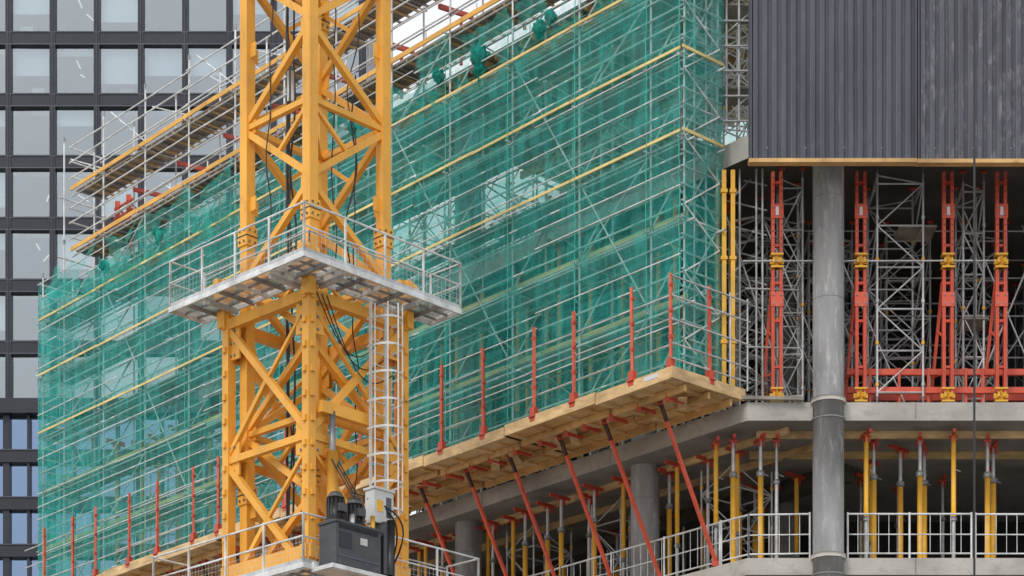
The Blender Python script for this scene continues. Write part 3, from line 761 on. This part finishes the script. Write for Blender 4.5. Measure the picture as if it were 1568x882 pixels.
# hydraulic power unit hung on the outer edge of the lower walkway
s=MB()
A0,B0,Z0=-1.0,-.92,-.2
def kb(a0,a1,b0,b1,z0,z1,m):
    s.beam(K((a0+a1)/2+A0,(b0+b1)/2+B0,z0+Z0),K((a0+a1)/2+A0,(b0+b1)/2+B0,z1+Z0),abs(a1-a0),abs(b1-b0),m,side=E1)
kb(-1.2,.1,-2.3,-1.75,12.58,13.5,GREYB); kb(-1.23,.13,-2.33,-1.72,13.48,13.53,GREYB)
kb(-1.15,.05,-2.312,-2.302,12.75,12.8,FRAME2); kb(-1.1,-.75,-2.312,-2.302,12.95,13.3,FRAME)
kb(-.5,-.3,-2.31,-2.302,13.1,13.25,LGREY)
for k in range(5): kb(-1.12,.02,-2.314,-2.303,13.36+k*.02,13.37+k*.02,FRAME)
for a,zz in ((-.95,0),(-.4,-.04)):
    a+=A0; b=-2.0+B0
    s.tube(K(a,b,13.53+Z0),K(a,b,13.6+Z0),.24,GREYB,20); s.tube(K(a,b,13.6+Z0),K(a,b,14.08+zz+Z0),.19,BLK,20); s.tube(K(a,b,14.08+zz+Z0),K(a,b,14.2+zz+Z0),.2,GREYB,20,r2=.12)
    for k in range(14):
        t=k*math.pi/7; s.beam(K(a+.2*math.cos(t),b+.2*math.sin(t),13.66+Z0),K(a+.2*math.cos(t),b+.2*math.sin(t),14.04+zz+Z0),.012,.02,GREYB)
    kb(a-.1-A0,a+.1-A0,-2.26,-2.15,13.75,13.92,GREYB)
s.tube(K(-.65+A0,-2.2+B0,13.53+Z0),K(-.65+A0,-2.2+B0,13.75+Z0),.06,STEEL,10); s.tube(K(.0+A0,-2.15+B0,13.53+Z0),K(.0+A0,-2.15+B0,13.85+Z0),.05,YEL,10)
kb(.05,.62,-2.15,-1.85,13.75,14.5,LGREY); kb(.02,.65,-2.18,-1.82,14.48,14.53,LGREY); kb(.12,.3,-2.16,-2.15,14.0,14.25,YEL); kb(.4,.55,-2.16,-2.15,13.9,14.35,FRAME2)
kb(.2,.5,-2.3,-1.9,12.6,13.75,GREYB); s.tube(K(.4+A0,-2.3+B0,12.4),K(.4+A0,-2.3+B0,13.6),.09,BLK,12)
kb(-1.3,.7,-1.70,-1.6,12.55,12.7,STEELW); kb(-1.3,.7,-2.3,-1.6,12.48,12.57,STEELW)
s.obj('hydraulic_power_unit',cr)

# ------------------------------------------------------------------ hoist rope with hook block
s=MB(); s.tube((9.37,45,4.2),(9.37,45,60),.024,BLK,8)
s.beam((9.37,45,3.4),(9.37,45,4.2),.5,.2,CRANE); s.tube((9.37,44.85,3.9),(9.37,45.15,3.9),.22,STEELD,16)
pts=[Vector((9.37+.18*math.sin(t),45,3.15+.18*math.cos(t))) for t in [i*.45 for i in range(11)]]
s.tube((9.37,45,3.4),pts[0],.05,STEELD,8); s.path(pts,.045,STEELD,8)
s.obj('crane_hoist_rope')

# ------------------------------------------------------------------ office tower behind
of=empty('glass_office_tower'); Yo=137.0; x0=-44.62; px=2.72; ncol=13; xr=x0+px*ncol
rowtop=[67.33-3.81*n for n in range(-4,6)]; wh=2.94
fr=MB(); gl=MB(); inn=MB(); bl=MB(); li=MB()
for zt in rowtop:
    fr.beam((x0,Yo,zt+.435),(xr,Yo,zt+.435),.5,.87,FRAME)
    fr.beam((x0,Yo-.27,zt+.06),(xr,Yo-.27,zt+.06),.04,.06,FRAME2); fr.beam((x0,Yo-.27,zt+.8),(xr,Yo-.27,zt+.8),.04,.05,FRAME2)
    for c in range(ncol):     # each pane very slightly out of true, as real glazing is
        xa=x0+c*px; t=R(-.02,.02); q=R(-.03,.03)
        gl.face([(xa,Yo+t,zt-wh),(xa+px,Yo-t,zt-wh),(xa+px,Yo-t+q,zt),(xa,Yo+t+q,zt)],GLASS)
    inn.beam((x0,Yo+5.5,zt+.3),(xr,Yo+5.5,zt+.3),9,.5,CEIL); inn.beam((x0,Yo+9,zt-wh/2),(xr,Yo+9,zt-wh/2),.2,wh+.6,OWALL)
    lit=random.random()<.35
    for c in range(ncol):
        xa=x0+c*px
        if lit or random.random()<.1:
            for yy in (1.8,3.6): 
                if random.random()<.6: li.beam((xa+1.3+R(-.5,.5),Yo+yy,zt+.03),(xa+1.3+R(-.5,.5),Yo+yy+1.0,zt+.03),.06,.03,LITE)
        r=random.random()
        if r<.5: 
            hh=random.choice((.5,1.0,1.7,2.2,wh-.05)); bl.face([(xa+.2,Yo+.18,zt-hh),(xa+px-.2,Yo+.18,zt-hh),(xa+px-.2,Yo+.18,zt),(xa+.2,Yo+.18,zt)],BLIND)
        if random.random()<.3: inn.beam((xa+.1,Yo+4.5,zt-wh/2),(xa+px,Yo+R(3,5),zt-wh/2),.1,wh,OWALL)
        if random.random()<.35: 
            xx=xa+R(.6,2); inn.beam((xx,Yo+.9,zt-wh),(xx,Yo+.9,zt-wh+.75),.9,.4,BLIND,side=(1,0,0)); inn.beam((xx+.5,Yo+.8,zt-wh),(xx+.5,Yo+.8,zt-wh+1.0),.3,.3,FRAME,side=(1,0,0))
z0=rowtop[-1]-wh; ztop=rowtop[0]+.87
for c in range(ncol+1): 
    x=x0+c*px; fr.beam((x,Yo-.03,z0),(x,Yo-.03,ztop),.36,.52,FRAME,side=(1,0,0)); fr.beam((x,Yo-.32,z0),(x,Yo-.32,ztop),.03,.04,FRAME2,side=(1,0,0))
zl=z0-.1; fr.beam((x0-3,Yo-.6,zl-.4),(xr,Yo-.6,zl-.4),1.2,.9,FRAME)
z=zl-.9
while z>-1:
    gl.face([(x0,Yo-.5,z-2.1),(xr,Yo-.5,z-2.1),(xr,Yo-.5,z),(x0,Yo-.5,z)],GLASSB)
    fr.beam((x0,Yo-.6,z-2.5),(xr,Yo-.6,z-2.5),.7,.8,FRAME); fr.beam((x0,Yo-.98,z-2.15),(xr,Yo-.98,z-2.15),.05,.06,FRAME2)
    inn.beam((x0,Yo+5,z+.3),(xr,Yo+5,z+.3),8,.3,CEIL); z-=2.9
for c in range(ncol*2+1):
    x=x0+c*px/2; fr.beam((x,Yo-.6,-1.6),(x,Yo-.6,zl),.16 if c%2 else .4,.5,FRAME,side=(1,0,0))
inn.beam((xr+.1,Yo+5,-1.6),(xr+.1,Yo+5,ztop),.3,10,FRAME,side=(1,0,0)); inn.beam((x0-.2,Yo+5,-1.6),(x0-.2,Yo+5,ztop),.3,10,FRAME,side=(1,0,0))
inn.beam(((x0+xr)/2,Yo+5,ztop),((x0+xr)/2,Yo+5,ztop+.4),xr-x0,10,FRAME,side=(1,0,0)); inn.beam(((x0+xr)/2,Yo+9.9,-1.6),((x0+xr)/2,Yo+9.9,ztop),xr-x0,.3,FRAME,side=(1,0,0))
fr.obj('facade_frame',of); gl.obj('glazing',of); inn.obj('floors_and_walls',of); bl.obj('roller_blinds',of); li.obj('ceiling_lights',of)

# ------------------------------------------------------------------ world, sun, camera
w=bpy.data.worlds.new('World'); scene.world=w; w.use_nodes=True
N=w.node_tree.nodes; L=w.node_tree.links
bg=N['Background']; sky=N.new('ShaderNodeTexSky'); sky.sky_type='NISHITA'; sky.sun_disc=False
elev=math.radians(48); az=math.radians(215)   # sun behind-left of the camera
sky.sun_elevation=elev; sky.sun_rotation=az; sky.dust_density=4; sky.air_density=1
tc=N.new('ShaderNodeTexCoord'); n=N.new('ShaderNodeTexNoise'); n.inputs['Scale'].default_value=2.2; n.inputs['Detail'].default_value=6
L.new(tc.outputs['Generated'],n.inputs['Vector'])
mr=N.new('ShaderNodeMapRange'); mr.inputs[1].default_value=.35; mr.inputs[2].default_value=.6; mr.inputs[3].default_value=.7; mr.inputs[4].default_value=.97
L.new(n.outputs['Fac'],mr.inputs[0])
mx=N.new('ShaderNodeMix'); mx.data_type='RGBA'; L.new(mr.outputs[0],mx.inputs[0]); L.new(sky.outputs[0],mx.inputs[6]); mx.inputs[7].default_value=(7.7,7.8,8.0,1)
L.new(mx.outputs[2],bg.inputs['Color']); bg.inputs['Strength'].default_value=.145
sun=bpy.data.lights.new('sun','SUN'); sun.energy=1.4; sun.angle=math.radians(16); sun.color=(1,.96,.9)
so=bpy.data.objects.new('sun',sun); scene.collection.objects.link(so)
dv=Vector((math.sin(az)*math.cos(elev),math.cos(az)*math.cos(elev),math.sin(elev)))
so.rotation_euler=dv.to_track_quat('Z','Y').to_euler()
cam=bpy.data.cameras.new('camera'); co_=bpy.data.objects.new('camera',cam); scene.collection.objects.link(co_)
cam.sensor_width=36; cam.lens=78.06; cam.shift_y=.8304; cam.clip_end=6000; cam.clip_start=.5
co_.rotation_euler=(math.pi/2,0,0); scene.camera=co_
scene.view_settings.view_transform='Standard'; scene.view_settings.look='None'; scene.view_settings.exposure=0
